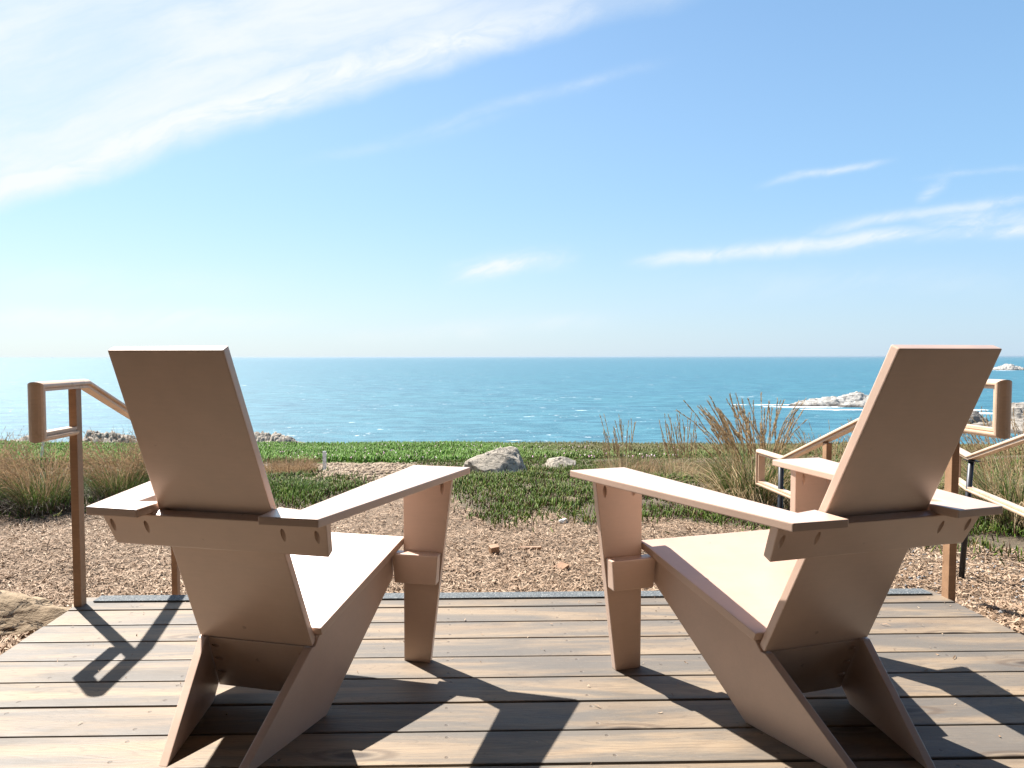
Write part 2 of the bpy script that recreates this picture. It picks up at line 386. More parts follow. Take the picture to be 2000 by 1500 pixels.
# ------------------------------------------------------------------ sea
SEA = -25.0
mm, k, b = mat('sea water'); M_sea = mm
tco = k.n('ShaderNodeTexCoord').outputs['Object']
sx, sy, sz = k.sep(tco)
big = k.noise(k.map(tco, scale=(.006, .018, 1)), 1.0, 5, .6)
near = k.ss(sy, 120, 900)
col = k.mix(near, (.025, .10, .155), (.020, .085, .14))
col = k.mix(k.ss(big, .35, .65, 0, .35), col, (.035, .15, .18))
cap = k.noise(k.map(tco, scale=(.085, .16, 1)), 1.0, 6, .68, .4)
capg = k.noise(k.map(tco, scale=(.012, .02, 1), loc=(3, 9, 0)), 1.0, 3, .6)
capm = k.ss(k.m('ADD', cap, k.m('MULTIPLY', k.m('SUBTRACT', capg, .5), .25)), .66, .71, 0, .85)
pat = k.noise(k.map(tco, scale=(.05, .12, 1), loc=(8, 2, 0)), 1.0, 9, .72, .3)
cap2 = k.noise(k.map(tco, scale=(.33, .42, 1), loc=(5, 5, 0)), 1.0, 3, .6, .5)
capm = k.m('MAXIMUM', capm, k.m('MULTIPLY', k.ss(k.m('ADD', cap2, k.m('MULTIPLY', k.m('SUBTRACT', capg, .5), .3)), .70, .74, 0, .8), k.ss(sy, 900, 200)))
col = k.mix(k.ss(pat, .38, .62), k.mix(.6, col, (.012, .075, .11)), k.mix(.5, col, (.06, .19, .23)))
wv1 = k.noise(k.map(tco, scale=(.11, .24, 1)), 1.0, 7, .68, .3)
wv2 = k.noise(k.map(tco, scale=(.75, 1.5, 1), rot=(0, 0, .3)), 1.0, 4, .6)
k.nt.links.new(k.mix(capm, col, (.80, .84, .86)), b.inputs['Base Color'])
k.nt.links.new(k.ss(capm, 0, 1, .56, .8), b.inputs['Roughness']); b.inputs['IOR'].default_value = 1.333
k.nt.links.new(k.bump(k.m('ADD', k.m('MULTIPLY', wv1, 2.6), k.m('MULTIPLY', wv2, .45)), 1.0, .42), b.inputs['Normal'])
sxs = np.array([-60000, -20000, -6000, -2000, -600, 0, 600, 2000, 6000, 20000, 60000.]); sys_ = np.array([46, 200, 600, 2000, 6000, 20000, 60000.])
AX, AY = np.meshgrid(sxs, sys_); V = np.stack([AX.ravel(), AY.ravel(), np.full(AX.size, SEA)], 1)
ii = np.arange(AX.size).reshape(AX.shape); Fs = np.stack([ii[:-1, :-1].ravel(), ii[:-1, 1:].ravel(), ii[1:, 1:].ravel(), ii[1:, :-1].ravel()], 1)
tagp(link('sea', npmesh('sea', V, Fs), M_sea), kind='structure')

# rocky islets and shore rocks standing in the water
mm, k, b = mat('guano whitened islet rock'); M_islet = mm
tco = k.n('ShaderNodeTexCoord').outputs['Object']; gw = k.n('ShaderNodeNewGeometry').outputs['Position']
px_, py_, pz_ = k.sep(gw); nrm = k.sep(k.n('ShaderNodeNewGeometry').outputs['Normal'])[2]
n1 = k.noise(k.map(tco, scale=(.25, .25, .9)), 1., 7, .7, .4); n2 = k.noise(tco, 1.1, 5, .7)
wet = k.ss(k.m('ADD', pz_, k.m('MULTIPLY', n1, 3.)), SEA+1.9, SEA+3.3)
col = k.mix(k.ss(n1, .35, .65), (.15, .13, .11), (.27, .235, .195))
wh = k.m('MULTIPLY', k.ss(n2, .30, .55), k.n('ShaderNodeObjectInfo').outputs['Alpha'])
col = k.mix(k.m('MULTIPLY', k.ss(k.m('ADD', nrm, k.m('MULTIPLY', n2, .4)), .62, .95), k.m('MULTIPLY', k.ss(n1, .34, .52), k.n('ShaderNodeObjectInfo').outputs['Alpha'])), col, (0.37, 0.35, 0.315))
col = k.mix(wet, (.07, .06, .05), col)
k.nt.links.new(col, b.inputs['Base Color']); b.inputs['Roughness'].default_value = .85
k.nt.links.new(k.bump(n1, 1., 1.2), b.inputs['Normal'])
def islet(name, label, cx, cy, lx, ly, H, seed, peaks, white, n=(110, 60)):
    u = np.linspace(-1, 1, n[0]); v = np.linspace(-1, 1, n[1]); UU, VV = np.meshgrid(u, v)
    z = np.zeros_like(UU)-1
    for (pu, pv, ru, rv, hh) in peaks:
        d = ((UU-pu)/ru)**2+((VV-pv)/rv)**2
        z = np.maximum(z, hh*(1-d))
    fr = fbm(UU*lx*.22, VV*ly*.22, 5, seed)-.44; fr2 = np.abs(fbm(UU*lx*.5+5, VV*ly*.5, 4, seed+3)-.46)
    z = np.where(z > -.9, z+fr*.45-fr2*.22, z)
    z = np.floor(z*7)/7*.55+z*.45
    z = np.clip(z, -.5, 1.2)*H
    V = np.stack([(UU*lx/2).ravel(), (VV*ly/2).ravel(), z.ravel()], 1)
    ii = np.arange(UU.size).reshape(UU.shape); Fi = np.stack([ii[:-1, :-1].ravel(), ii[:-1, 1:].ravel(), ii[1:, 1:].ravel(), ii[1:, :-1].ravel()], 1)
    keep = (z.ravel()[Fi].max(1) > -.49*H); Fi = Fi[keep]
    use = np.unique(Fi); mp = -np.ones(len(V), int); mp[use] = np.arange(len(use))
    o = link(name, npmesh(name, V[use], mp[Fi]), M_islet); o.location = (cx, cy, SEA); o.color = (1, 1, 1, white)
    return tagp(o, label, 'rock islet' if white > .5 else 'sea rock')
def sea_at(px, py):
    d = Fv+R2*(px-913.9)/F_PX-U2*(py-751.25)/F_PX; k_ = (SEA-CH)/d[2]; return d[0]*k_, d[1]*k_
x, y = sea_at(1650, 795)
islet('rocky_islet', 'long low pale rocky islet with surf along it, left of the right chair back', x+8, y+10, 64, 34, 6.4, 3,
      [(-.62, -.1, .40, .5, .55), (-.25, .1, .5, .5, .75), (.15, .2, .45, .45, 1.08), (.5, .1, .5, .5, 1.0), (.25, -.45, .7, .35, .5)], 1.0)
x, y = sea_at(1980, 723)
islet('rocky_islet', 'small distant pale islet near the horizon at the far right', x+4, y+20, 58, 60, 12, 8, [(-.3, 0, .6, .7, .6), (.1, 0, .5, .6, .95), (.55, 0, .5, .6, .6)], .9)
x, y = sea_at(1912, 832)
islet('sea_rock', 'rounded grey sea rock seen through the right handrail loop', x+1, y+4, 13, 11, 6.0, 12, [(-.1, 0, .75, .8, .95), (.35, -.2, .5, .5, .5)], .15, (60, 50))
x, y = sea_at(1948, 838)
islet('sea_rock', 'low dark wet rock shelf beside the rounded sea rock', x+2, y+6, 18, 14, 3.2, 19, [(-.3, 0, .6, .5, .6), (.3, .1, .6, .7, .7)], .0, (60, 50))
x, y = sea_at(2030, 848)
islet('sea_rock', 'tall tan shore rock cut by the right edge of the photo', x+2, y+8, 20, 26, 11, 23, [(0, .1, .8, .8, .95), (-.4, -.4, .5, .5, .5)], .3, (60, 60))
# surf
def surf(spots):
    Vs = []; Fs = []; n = 0
    for (px, py, lx, ly, ang, thr) in spots:
        x, y = sea_at(px, py); nu, nv = 90, 26
        UU, VV = np.meshgrid(np.linspace(-1, 1, nu), np.linspace(-1, 1, nv))
        dd = 1-(UU**2+VV**2); q = fbm(UU*lx*.16+px, VV*ly*.55+py, 5, 7)
        keepv = (q*1.0+dd*.55) > thr
        xx = UU*lx/2; yy = VV*ly/2+np.sin(UU*3+px)*ly*.12
        X_ = x+xx*math.cos(ang)-yy*math.sin(ang); Y_ = y+xx*math.sin(ang)+yy*math.cos(ang)
        Z_ = SEA+.05+.35*np.clip(dd, 0, 1)*q
        ii = np.arange(UU.size).reshape(UU.shape); Fi = np.stack([ii[:-1, :-1].ravel(), ii[:-1, 1:].ravel(), ii[1:, 1:].ravel(), ii[1:, :-1].ravel()], 1)
        Fi = Fi[keepv.ravel()[Fi].all(1)]
        Vs.append(np.stack([X_.ravel(), Y_.ravel(), Z_.ravel()], 1)); Fs.append(Fi+n); n += UU.size
    return npmesh('surf', np.concatenate(Vs), np.concatenate(Fs))
mm, k, b = mat('sea foam'); b.inputs['Base Color'].default_value = (.86, .89, .9, 1); b.inputs['Roughness'].default_value = .8; M_foam = mm
k.nt.links.new(k.bump(k.noise(k.n('ShaderNodeTexCoord').outputs['Object'], .8, 5), 1., .5), b.inputs['Normal'])
sf = link('surf', surf([(1440, 791, 16, 3.5, -.05, .72), (1515, 791, 34, 4, -.02, .62), (1570, 795, 40, 6, -.10, .42), (1625, 800, 30, 6, -.1, .42), (1680, 801, 30, 4, .05, .6),
    (1905, 801, 16, 4, 0, .5), (1930, 808, 26, 6, -.05, .45), (1910, 806, 10, 5, 0, .45), (1895, 836, 9, 5, 0, .5), (1920, 840, 14, 4, -.1, .5), (1945, 844, 13, 3, 0, .6), (1960, 724, 60, 10, 0, .6), (1990, 815, 22, 6, .1, .5)]), M_foam)
tagp(sf, 'white surf breaking around the rocks in the sea', 'sea foam', kind='stuff')

# ------------------------------------------------------------------ deck
deck = thing('wooden_deck', 'weathered timber deck of wide boards under the two chairs', 'deck', (0, 0, 0))
DX0, DX1 = -1.49, 1.985
PITCH, GAP = .145, .0075
yf = 2.719
for i in range(32):
    y1 = yf-i*PITCH; y0 = y1-PITCH+GAP; yc = (y0+y1)/2
    hw = (y1-y0)/2
    dx = [random.uniform(-.004, .004) for _ in range(2)]
    me = box('board', DX0+dx[0], DX1+dx[1], -hw, hw, -.035, 0, .0035)
    # break the long faces so that a slight cup and twist can be given
    o = link('board', me, M_deck, deck); o.location = (0, yc, random.uniform(-.0012, .0012)); o.rotation_euler = (random.uniform(-.004, .004), 0, 0)
for x in (-1.44, -.75, .05, .8, 1.45, 1.93):
    link('joist', box('joist', x-.02, x+.02, -1.85, 2.66, -.22, -.0385), M_post, deck)
link('fascia', box('fascia', DX0+.01, DX1-.01, 2.675, 2.712, -.22, -.039), M_deck, deck)
link('grit_strip', box('grit_strip', -1.435, 1.945, 2.655, 2.717, .0025, .0075, .001), M_grit, deck)
for i, (ys, zs) in enumerate(((3.0, -.17), (3.29, -.34))):
    for j in range(2):
        link('step_tread', box('step_tread', DX0+.05, DX1-.05, ys-.28+j*.145, ys-.28+j*.145+.138, zs-.035, zs, .003), M_deck, deck)
    link('step_riser', box('step_riser', DX0+.08, DX1-.08, ys-.03, ys-.002, zs-.16, zs-.037), M_deck, deck)
for x in (DX0+.1, .25, DX1-.1):
    link('stringer', prism('stringer', [(2.715, -.21), (2.715, -.62), (3.4, -.62), (3.24, -.38), (2.99, -.38), (2.99, -.21)], 'x', x-.02, x+.02), M_post, deck)

# unseen boards and overhang added behind and above the camera to block skylight
mm, k, b = mat('dark sky blocker timber'); M_blocker = mm
tco = k.n('ShaderNodeTexCoord').outputs['Object']; gx_, gy_, gz_ = k.sep(tco)
gn = k.noise(k.map(tco, scale=(40, 40, 2)), 1., 5, .6)
k.nt.links.new(k.mix(k.ss(gn, .3, .7), (.11, .075, .05), (.17, .12, .08)), b.inputs['Base Color']); b.inputs['Roughness'].default_value = .8
blocker = thing('sky_blocker', 'unseen dark timber boards and overhang behind the chairs, added to block skylight', 'building', (0, -1.9, 0))
x = -7.0; i = 0
bm = bmesh.new()
while x < 7.0:
    if not (-.5 < x+.07 < .5):
        bmesh.ops.create_cube(bm, size=1, matrix=Matrix.Translation((x+.07, -.06-(i % 2)*.008, 1.35)) @ Matrix.Diagonal((.136, .03, 3.5, 1)))
    x += .14; i += 1
me = bpy.data.meshes.new('blocker_wall'); bm.to_mesh(me); bm.free(); link('blocker_wall', me, M_blocker, blocker)
link('blocker_door', box('blocker_door', -.47, .47, -.075, -.04, 0.01, 2.1, .004), M_blocker, blocker)
link('blocker_lintel', box('blocker_lintel', -.56, .56, -.085, -.03, 2.102, 3.1, .004), M_blocker, blocker)
link('blocker_roof', prism('blocker_roof', [(-.4, 2.95), (4.02, 2.62), (4.02, 2.74), (-.4, 3.07)], 'x', -7.2, 7.2), M_blocker, blocker)
for x in [-6.6+k_*1.2 for k_ in range(12)]:
    link('blocker_rafter', prism('blocker_rafter', [(-.03, 2.76), (3.97, 2.47), (3.97, 2.62), (-.03, 2.91)], 'x', x-.03, x+.03), M_blocker, blocker)

# ------------------------------------------------------------------ chairs
def build_chair(label, loc, rotz):
    root = thing('adirondack_chair', label, 'chair', loc, rotz, 'matching deck chairs')
    yb, zb, yt, zt = -.02, .2085, -.369, .9887
    u = np.array([0, yt-yb, zt-zb]); L = np.linalg.norm(u); u = u/L; n = np.array([0, u[2], -u[1]])
    def onb(w, s, d): q = np.array([w, yb, zb])+u*s+n*d; return tuple(q)
    pl = lambda q: onb(q[0], q[2], q[1])           # (lateral, depth, along) -> chair space
    add = lambda nm, me: link(nm, me, M_chair, root)
    add('backrest', prism('backrest', [(-.1674, 0), (.1674, 0), (.142, L), (-.142, L)], 'y', 0, .0225, pl, .003))
    # crossbar behind the back, carries the arms; pocket holes cut into it
    s1 = (.5997-zb)/u[2]-.0; s0 = (.5121-zb)/u[2]
    zt_cb = s1
    me = prism('arm_crossbar', [(-.2898, s0), (.2898, s0), (.3021, zt_cb), (-.3021, zt_cb)], 'y', -.0265, -.0015, pl, .003)
    cuts = []
    for xx in (-.279, -.182, .186, .272):
        p = np.array(onb(xx, (.5655-zb)/u[2], -.0265)); d = u*1.0+n*.36
        cuts.append((p, d, .0066, .090))
    add('arm_crossbar', carve(me, cuts))
    zs = lambda y: .2504+(y+.0214)*(.4026-.2504)/(.4112+.0214)     # top of the seat
    vy, vz = (.4326, .1522); LL = math.hypot(vy, vz); vy /= LL; vz /= LL
    seatxf = lambda q: (q[0], q[1]*vy-q[2]*vz-.0190, q[1]*vz+q[2]*vy+.2512)
    add('seat', prism('seat', [(-.186, 0.010), (.186, 0.010), (.2865, .445), (-.2865, .445)], 'z', -.0237, 0, seatxf, .003))
    bx = lambda y, z: .1702+.2411*(y-yb)-.0102*(z-zb)
    for s in (-1, 1):
        zz = lambda y: zs(y)-.0262
        side = [(-.2733, 0.0), (.0275, 0.0), (.25, .1865), (.362, .280), (.362, zz(.362)), (.008, zz(.008)), (-.013, .2065), (-.026, .2065)]
        def xf(q, s=s):
            x = bx(q[1], q[2])-q[0]; return (s*x, q[1], q[2])
        me = prism('side_rail', side, 'x', 0, .024, xf, .0025); add('rear_leg', me)
        # front leg, broad face to the rear, outer edge tapering down
        ly = .3864; zl = .592
        me = prism('front_leg', [(.287, 0), (.3735, 0), (.4456, zl), (.287, zl)], 'y', ly, ly+.0245, (lambda q, s=s: (s*q[0], q[1], q[2])), .0025)
        cuts = [((s*.415, ly-.001, .558), (0, .36, 1), .0066, .085), ((s*.318, ly-.001, .558), (0, .36, 1), .0066, .085)]
        add('front_leg', carve(me, cuts))
        # block between side rail and leg
        inner = .262
        add('leg_block', prism('leg_block', [(inner+.008, .2655), (.404, .2655), (.411, .3585), (inner, .3585)], 'y', .344, .3845, (lambda q, s=s: (s*q[0], q[1], q[2])), .004))
        arm = [(.158, -.2688), (.3036, -.2649), (.4818, .4946), (.2873, .4993), (.2212, -.1856), (.1585, -.170)]
        add('armrest', prism('armrest', arm, 'z', .5925, .6134, (lambda q, s=s: (s*q[0], q[1], q[2])), .003))
    # brace between the rear legs, in line with the back
    uu = np.array([0, .083, -.176]); LB = np.linalg.norm(uu); uu /= LB; nn = np.array([0, .904, .427])
    def brace(q):
        yq = -.016+uu[1]*q[2]+nn[1]*q[1]; zq = .2035+uu[2]*q[2]+nn[2]*q[1]; return (q[0], yq, zq)
    w0 = bx(-.01, .2)-.0255; w1 = bx(.07, .03)-.0255
    me = prism('leg_brace', [(-w0, 0), (w0, 0), (w1, LB), (-w1, LB)], 'y', 0, .021, brace, .002)
    cuts = []
    for a in (.030, .082, .135):
        for s in (-1, 1):
            ww = w0+(w1-w0)*a/LB; c = np.array(brace((s*(ww-.022), -.001, a))); d = np.array([s*1., nn[1]*.5, nn[2]*.5])
            cuts.append((tuple(c), tuple(d), .006, .055))
    add('leg_brace', carve(me, cuts))
    return root
chairL = build_chair('pale pink wooden lounge chair at the left, facing slightly to the right', (-.5339, 1.8122, 0), -.242)
chairR = chairL.copy(); C.objects.link(chairR); chairR.location = (.957, 1.752, 0); chairR.rotation_euler = (0, 0, .255)
chairR['label'] = 'pale pink wooden lounge chair at the right, in front of the handrails, facing slightly left'
for ch in list(chairL.children):
    c2 = ch.copy(); C.objects.link(c2); c2.parent = chairR

# ------------------------------------------------------------------ handrails
def sweep(name, path, prof, mt, parent, axis_out):
    """profile (lateral, out) swept with mitred corners; axis_out(i) gives the outward normal of each leg of the path"""
    P = [Vector(p) for p in path]; n = len(P); dirs = [(P[i+1]-P[i]).normalized() for i in range(n-1)]
    bm = bmesh.new(); rings = []
    for i in range(n):
        d0 = dirs[max(i-1, 0)]; d1 = dirs[min(i, n-2)]
        o0 = axis_out(d0); o1 = axis_out(d1)
        lat = d0.cross(o0).normalized()
        m_ = (o0+o1).normalized(); sc = 1/max(.3, m_.dot(o0))
        lat1 = d1.cross(o1).normalized(); la = (lat+lat1).normalized()
        rings.append([bm.verts.new(P[i]+la*a+m_*(bb*sc)) for a, bb in prof])
    for i in range(n-1):
        for j in range(len(prof)):
            a, b2 = rings[i], rings[i+1]; q = (j+1) % len(prof)
            bm.faces.new((a[j], a[q], b2[q], b2[j]))
    bm.faces.new(rings[0]); bm.faces.new(rings[-1][::-1])
    bmesh.ops.recalc_face_normals(bm, faces=bm.faces)
    me = bpy.data.meshes.new(name); bm.to_mesh(me); bm.free()
    o = link(name, me, mt, parent); 
    return o
W2 = .029
PROF = [(-.020, -.017), (.020, -.017), (.020, -.008), (.0165, -.006), (.0165, -.0035), (W2, -.001), (W2, .004)]
PROF += [(W2*math.cos(a)*1.0, .004+.0135*math.sin(a)) for a in np.linspace(.35, math.pi-.35, 7)]
PROF += [(-W2, .004), (-W2, -.001), (-.0165, -.0035), (-.0165, -.006), (-.020, -.008)]
def out_yz(lat):
    def f(d): return Vector(lat).cross(d).normalized()*1.0
    return f
def cyl(name, p0, p1, r, mt, parent, seg_=20, r2=None):
    bm = bmesh.new(); p0 = Vector(p0); p1 = Vector(p1); d = p1-p0
    bmesh.ops.create_cone(bm, cap_ends=True, segments=seg_, radius1=r, radius2=r2 or r, depth=d.length, matrix=Matrix.Translation((p0+p1)/2) @ d.to_track_quat('Z', 'Y').to_matrix().to_4x4())
    me = bpy.data.meshes.new(name); bm.to_mesh(me); bm.free(); o = link(name, me, mt, parent)
    for p in me.polygons: p.use_smooth = len(p.vertices) == 4
    return o
def railing(X0, label, s):
    r = thing('handrail', label, 'handrail', (X0, 2.63, 0), 0, 'stair handrails at the deck')
    T = lambda y, z: (0, y-2.63, z)
    path = [T(2.605, .690), T(2.395, .690), T(2.395, .870), T(2.695, .870), T(3.99, .352), T(4.305, .352), T(4.305, .148), T(3.53, .148)]
    lat = Vector((1, 0, 0)); f = lambda d: lat.cross(d).normalized()
    g = (lambda d: -f(d)) if f(Vector((0, 1, 0))).z < 0 else f
    sweep('rail', path, PROF, M_rail, r, g)
    def post(y, zt, zb, dx=0):
        me = box('wooden_post', dx-.015, dx+.015, y-2.63-.02, y-2.63+.018, zb, zt, .002); link('wooden_post', me, M_post, r)
    post(2.632, .852, -.30 if s else -.30); post(3.53, .352+.46*.40-.025, float(tz(X0, 3.53))-.1)
    y = 4.03; zt = .352-.02
    cyl('steel_pole', T(y, float(tz(X0, y))-.1), T(y, zt), .0155, M_steel, r)
    link('bracket', box('bracket', -.022, .022, y-2.63-.045, y-2.63+.03, zt-.001, zt+.004, .001), M_steel, r)
    return r
railing(-1.472, 'peach wooden stair handrail with looped ends left of the left chair', 0)
railing(1.992, 'peach wooden stair handrail behind the right chair, descending to a looped end', 1)
# second railing beyond the right one, running towards the right edge of the picture
def aty(px, py, Y):
    d = Fv+R2*(px-913.9)/F_PX-U2*(py-751.25)/F_PX; k_ = Y/d[1]; return Vector(d*k_)+Vector((0, 0, CH))
kt = aty(1897, 893, 4.27); kb = Vector((kt.x, kt.y, aty(1893, 956, 4.27).z)); et = aty(2000, 856, 3.2); eb = aty(2000, 999, 3.2)
fx_ = aty(1868, 885, 4.64).x
def ext(a, b_, Y): q = (Y-a.y)/(b_.y-a.y); return a+(b_-a)*q
pt_ = ext(kt, et, 2.87); pb_ = Vector((pt_.x, 2.87, kb.z+(eb.z-kb.z)*(4.27-2.87)/(4.27-3.2)))
o0 = Vector((kt.x, kt.y, 0))
r3 = thing('handrail', 'pale wooden handrail on a black pole farthest right, cut by the photo edge', 'handrail', tuple(o0), 0, 'stair handrails at the deck')
pth = [(pt_.x+.02, 2.55, pb_.z), (pt_.x, 2.87, pb_.z), kb, (fx_, 4.64, kb.z), (fx_, 4.64, kt.z), kt, pt_, (pt_.x+.02, 2.50, pt_.z)]
hd = Vector((kt.x-fx_, 4.27-4.64, 0)).normalized()
def g3(d):
    if abs(d.z) > .9: return -hd
    s = 1 if d.dot(hd) > 0 else -1
    v = (Vector((0, 0, 1))-d*d.z).normalized(); return v*s
sweep('rail', [tuple(Vector(p)-o0) for p in pth], PROF, M_rail, r3, g3)
link('wooden_post', box('wooden_post', pt_.x-kt.x-.004, pt_.x-kt.x+.032, 2.86-4.27, 2.895-4.27, float(tz(pt_.x, 2.87))-.1, pt_.z-.022, .002), M_post, r3)
cyl('steel_pole', (-.045, -.0, float(tz(kt.x, 4.27))-.05), (0.0, 0, kt.z-.021), .0165, M_steel, r3)
link('bracket', box('bracket', -.025, .025, -.05, .04, kt.z-.023, kt.z-.018, .001), M_steel, r3)

# ------------------------------------------------------------------ rocks and small things on the ground
from mathutils import noise as mn
def rock(name, label, cat, px, py, size, seed, mt, rz=0, sink=.12, cut=None, pos=None, group=None):
    p = pos or at(px, py); bm = bmesh.new(); bmesh.ops.create_icosphere(bm, subdivisions=5, radius=1)
    off = Vector((seed*7.1, seed*3.3, seed*1.7))
    for v in bm.verts:
        c = v.co.copy(); d = mn.fractal(c*1.1+off, 1.0, 2.0, 5)*.28+abs(mn.noise(c*2.6+off))*.18
        q = c*(1+d)
        # facets: a few flat cuts make it read as broken stone
        for kx in range(9):
            pn = Vector((math.sin(seed*3+kx*2.4), math.cos(seed*5+kx*1.7), .35+math.sin(kx*1.3+seed)*.8)).normalized(); lim = .80+.10*math.sin(kx*7+seed)
            e = q.dot(pn)-lim
            if e > 0: q -= pn*e*.88
        q += c*mn.fractal(c*6+off, 1.0, 2.1, 4)*.028
        v.co = Vector((q.x*size[0], q.y*size[1], q.z*size[2]))
    me = bpy.data.meshes.new(name); bm.to_mesh(me); bm.free()
    o = link(name, me, mt, smooth=True); o.location = (p.x, p.y, float(tz(p.x, p.y))+size[2]*(1-sink*2.4)*.35); o.rotation_euler = (0, 0, rz)
    return tagp(o, label, cat, group)
rock('boulder', 'large pale grey boulder lying in the ice plants between the chairs', 'boulder', 970, 929, (.58, .42, .40), 3, M_boulder, -.1)
rock('boulder', 'smaller pale grey boulder lying to the right of the large one', 'boulder', 1093, 914, (.40, .35, .22), 5, M_boulder, .4)
rock('rock', 'flat tan sandstone rock touching the left edge of the deck', 'rock', 0, 0, (.33, .19, .115), 8, M_tanrock, .25, pos=Vector((-1.92, 2.68, 0)))
rock('rock', 'small tan rock nearest the right armrest, in the green ice plants', 'rock', 1117, 995, (.10, .08, .11), 11, M_tanrock, .3)
rock('rock', 'small tan rock right behind the other one in the ice plants', 'rock', 1135, 978, (.10, .09, .07), 13, M_tanrock, 1.1)
rock('rock', 'flat tan rock at the foot of the brown grass, near the white stake', 'rock', 572, 942, (.30, .16, .08), 17, M_tanrock, .2)
rock('rock', 'small tan rock half hidden below the flat rock near the stake', 'rock', 598, 962, (.12, .10, .07), 19, M_tanrock, .8)
rock('rock', 'small pale rock in the ice plants left of the handrail post', 'rock', 128, 912, (.14, .1, .08), 27, M_boulder, .8)
mm, k, b = mat('white stone'); b.inputs['Base Color'].default_value = (.78, .78, .76, 1); b.inputs['Roughness'].default_value = .7; M_white = mm
k.nt.links.new(k.mix(k.ss(k.noise(k.n('ShaderNodeTexCoord').outputs['Object'], 30, 5), .4, .7), (.8, .8, .78), (.5, .48, .44)), b.inputs['Base Color'])
rock('white_stone', 'small white stone at the edge of the bark mulch', 'stone', 1100, 1021, (.045, .03, .035), 21, M_white, .2)
for lab, px, py, sz, rz in (('square brown wood block lying alone on the mulch', 965, 1082, (.032, .03, .028), .3), ('flat pale wood offcut on the mulch near the right chair leg', 1096, 1113, (.05, .035, .012), .9), ('long dark stick lying on the mulch', 1035, 1075, (.09, .012, .01), -.3)):
    p = at(px, py); me = box('wood_chunk', -sz[0], sz[0], -sz[1], sz[1], 0, sz[2]*2, .003)
    o = link('wood_chunk', me, M_post); o.location = (p.x, p.y, float(tz(p.x, p.y))+.005); o.rotation_euler = (.12, -.1, rz); tagp(o, lab, 'wood piece')
# rocky outcrops on the bluff edge
def outcrop(label, px, py, size, seed, depth):
    d = Fv+R2*(px-913.9)/F_PX-U2*(py-751.25)/F_PX; p = np.array([0, 0, CH])+d*depth
    lx, ly, H = size; nu, nv = 100, 40
    UU, VV = np.meshgrid(np.linspace(-1, 1, nu), np.linspace(-1, 1, nv))
    e = np.clip(1-UU**2, 0, 1)**.6*np.clip(1-VV**2, 0, 1)**.5
    q = fbm(UU*lx*.5+seed, VV*ly*.5, 5, seed); q2 = np.abs(fbm(UU*lx*1.1, VV*ly*1.1+seed, 4, seed+2)-.47)
    z = e*(.55+q*.8-q2*1.4)*H-(1-e)*H*.8
    V = np.stack([(UU*lx/2).ravel(), (VV*ly/2).ravel(), z.ravel()], 1)
    ii = np.arange(UU.size).reshape(UU.shape); Fi = np.stack([ii[:-1, :-1].ravel(), ii[:-1, 1:].ravel(), ii[1:, 1:].ravel(), ii[1:, :-1].ravel()], 1)
    o = link('rock_outcrop', npmesh('rock_outcrop', V, Fi), M_cliff); o.location = (p[0], p[1], p[2]-H*.85); tagp(o, label, 'rock outcrop')
outcrop('grey rocky bluff outcrop between the left handrail and the left chair back', 205, 845, (6.5, 4, 1.5), 4, 44)
outcrop('low rocky bluff edge behind the right side of the left chair back', 530, 850, (6.5, 4, 1.5), 9, 46)
outcrop('low rocky ridge at the far left behind the looped rail end', 20, 857, (9, 4, .9), 15, 46)
# white marker stakes
def stake(label, px, py, h, tilt, w_=.028):
    p = at(px, py); me = box('marker_stake', -w_, w_, -.012, .012, -.12, h, .004)
    o = link('marker_stake', me, M_white); o.location = (p.x, p.y, float(tz(p.x, p.y))); o.rotation_euler = (0, tilt, 0); tagp(o, label, 'stake', 'white marker stakes')
stake('upright white marker stake in the bare dirt right of the left chair back', 634, 920, .40, .0, .036)
stake('leaning white marker stake in the grass at the far left beside the post', 80, 902, .62, .14, .034)

# ------------------------------------------------------------------ scattered ground stuff
def ramp_mat(name, stops, rough=.8, trans=0.0):
    mm, k, b = mat(name); g = k.n('ShaderNodeNewGeometry').outputs['Random Per Island']
    n_ = k.noise(k.n('ShaderNodeTexCoord').outputs['Object'], .9, 3)
    c = k.ramp(k.m('ADD', k.m('MULTIPLY', g, .8), k.m('MULTIPLY', k.m('SUBTRACT', n_, .4), .5), clamp=True), stops)
    k.nt.links.new(c, b.inputs['Base Color']); b.inputs['Roughness'].default_value = rough
    b.inputs['Specular IOR Level'].default_value = .25
    if trans:
        tr = k.n('ShaderNodeBsdfTranslucent'); k.nt.links.new(c, tr.inputs['Color']); mx = k.n('ShaderNodeMixShader'); mx.inputs[0].default_value = trans
        k.nt.links.new(b.outputs[0], mx.inputs[1]); k.nt.links.new(tr.outputs[0], mx.inputs[2])
        k.nt.links.new(mx.outputs[0], mm.node_tree.nodes['Material Output'].inputs['Surface'])
    return mm
def scatter(n, xr, yr, pw=1.0):
    """random ground points, denser towards the camera"""
    uu = rng.random(n); a = 1-pw
    y = (yr[0]**a+uu*(yr[1]**a-yr[0]**a))**(1/a) if abs(a) > 1e-6 else yr[0]*(yr[1]/yr[0])**uu
    sl = rng.uniform(xr[0], xr[1], n); x = sl*y
    return np.stack([x, y, tz(x, y)], 1)
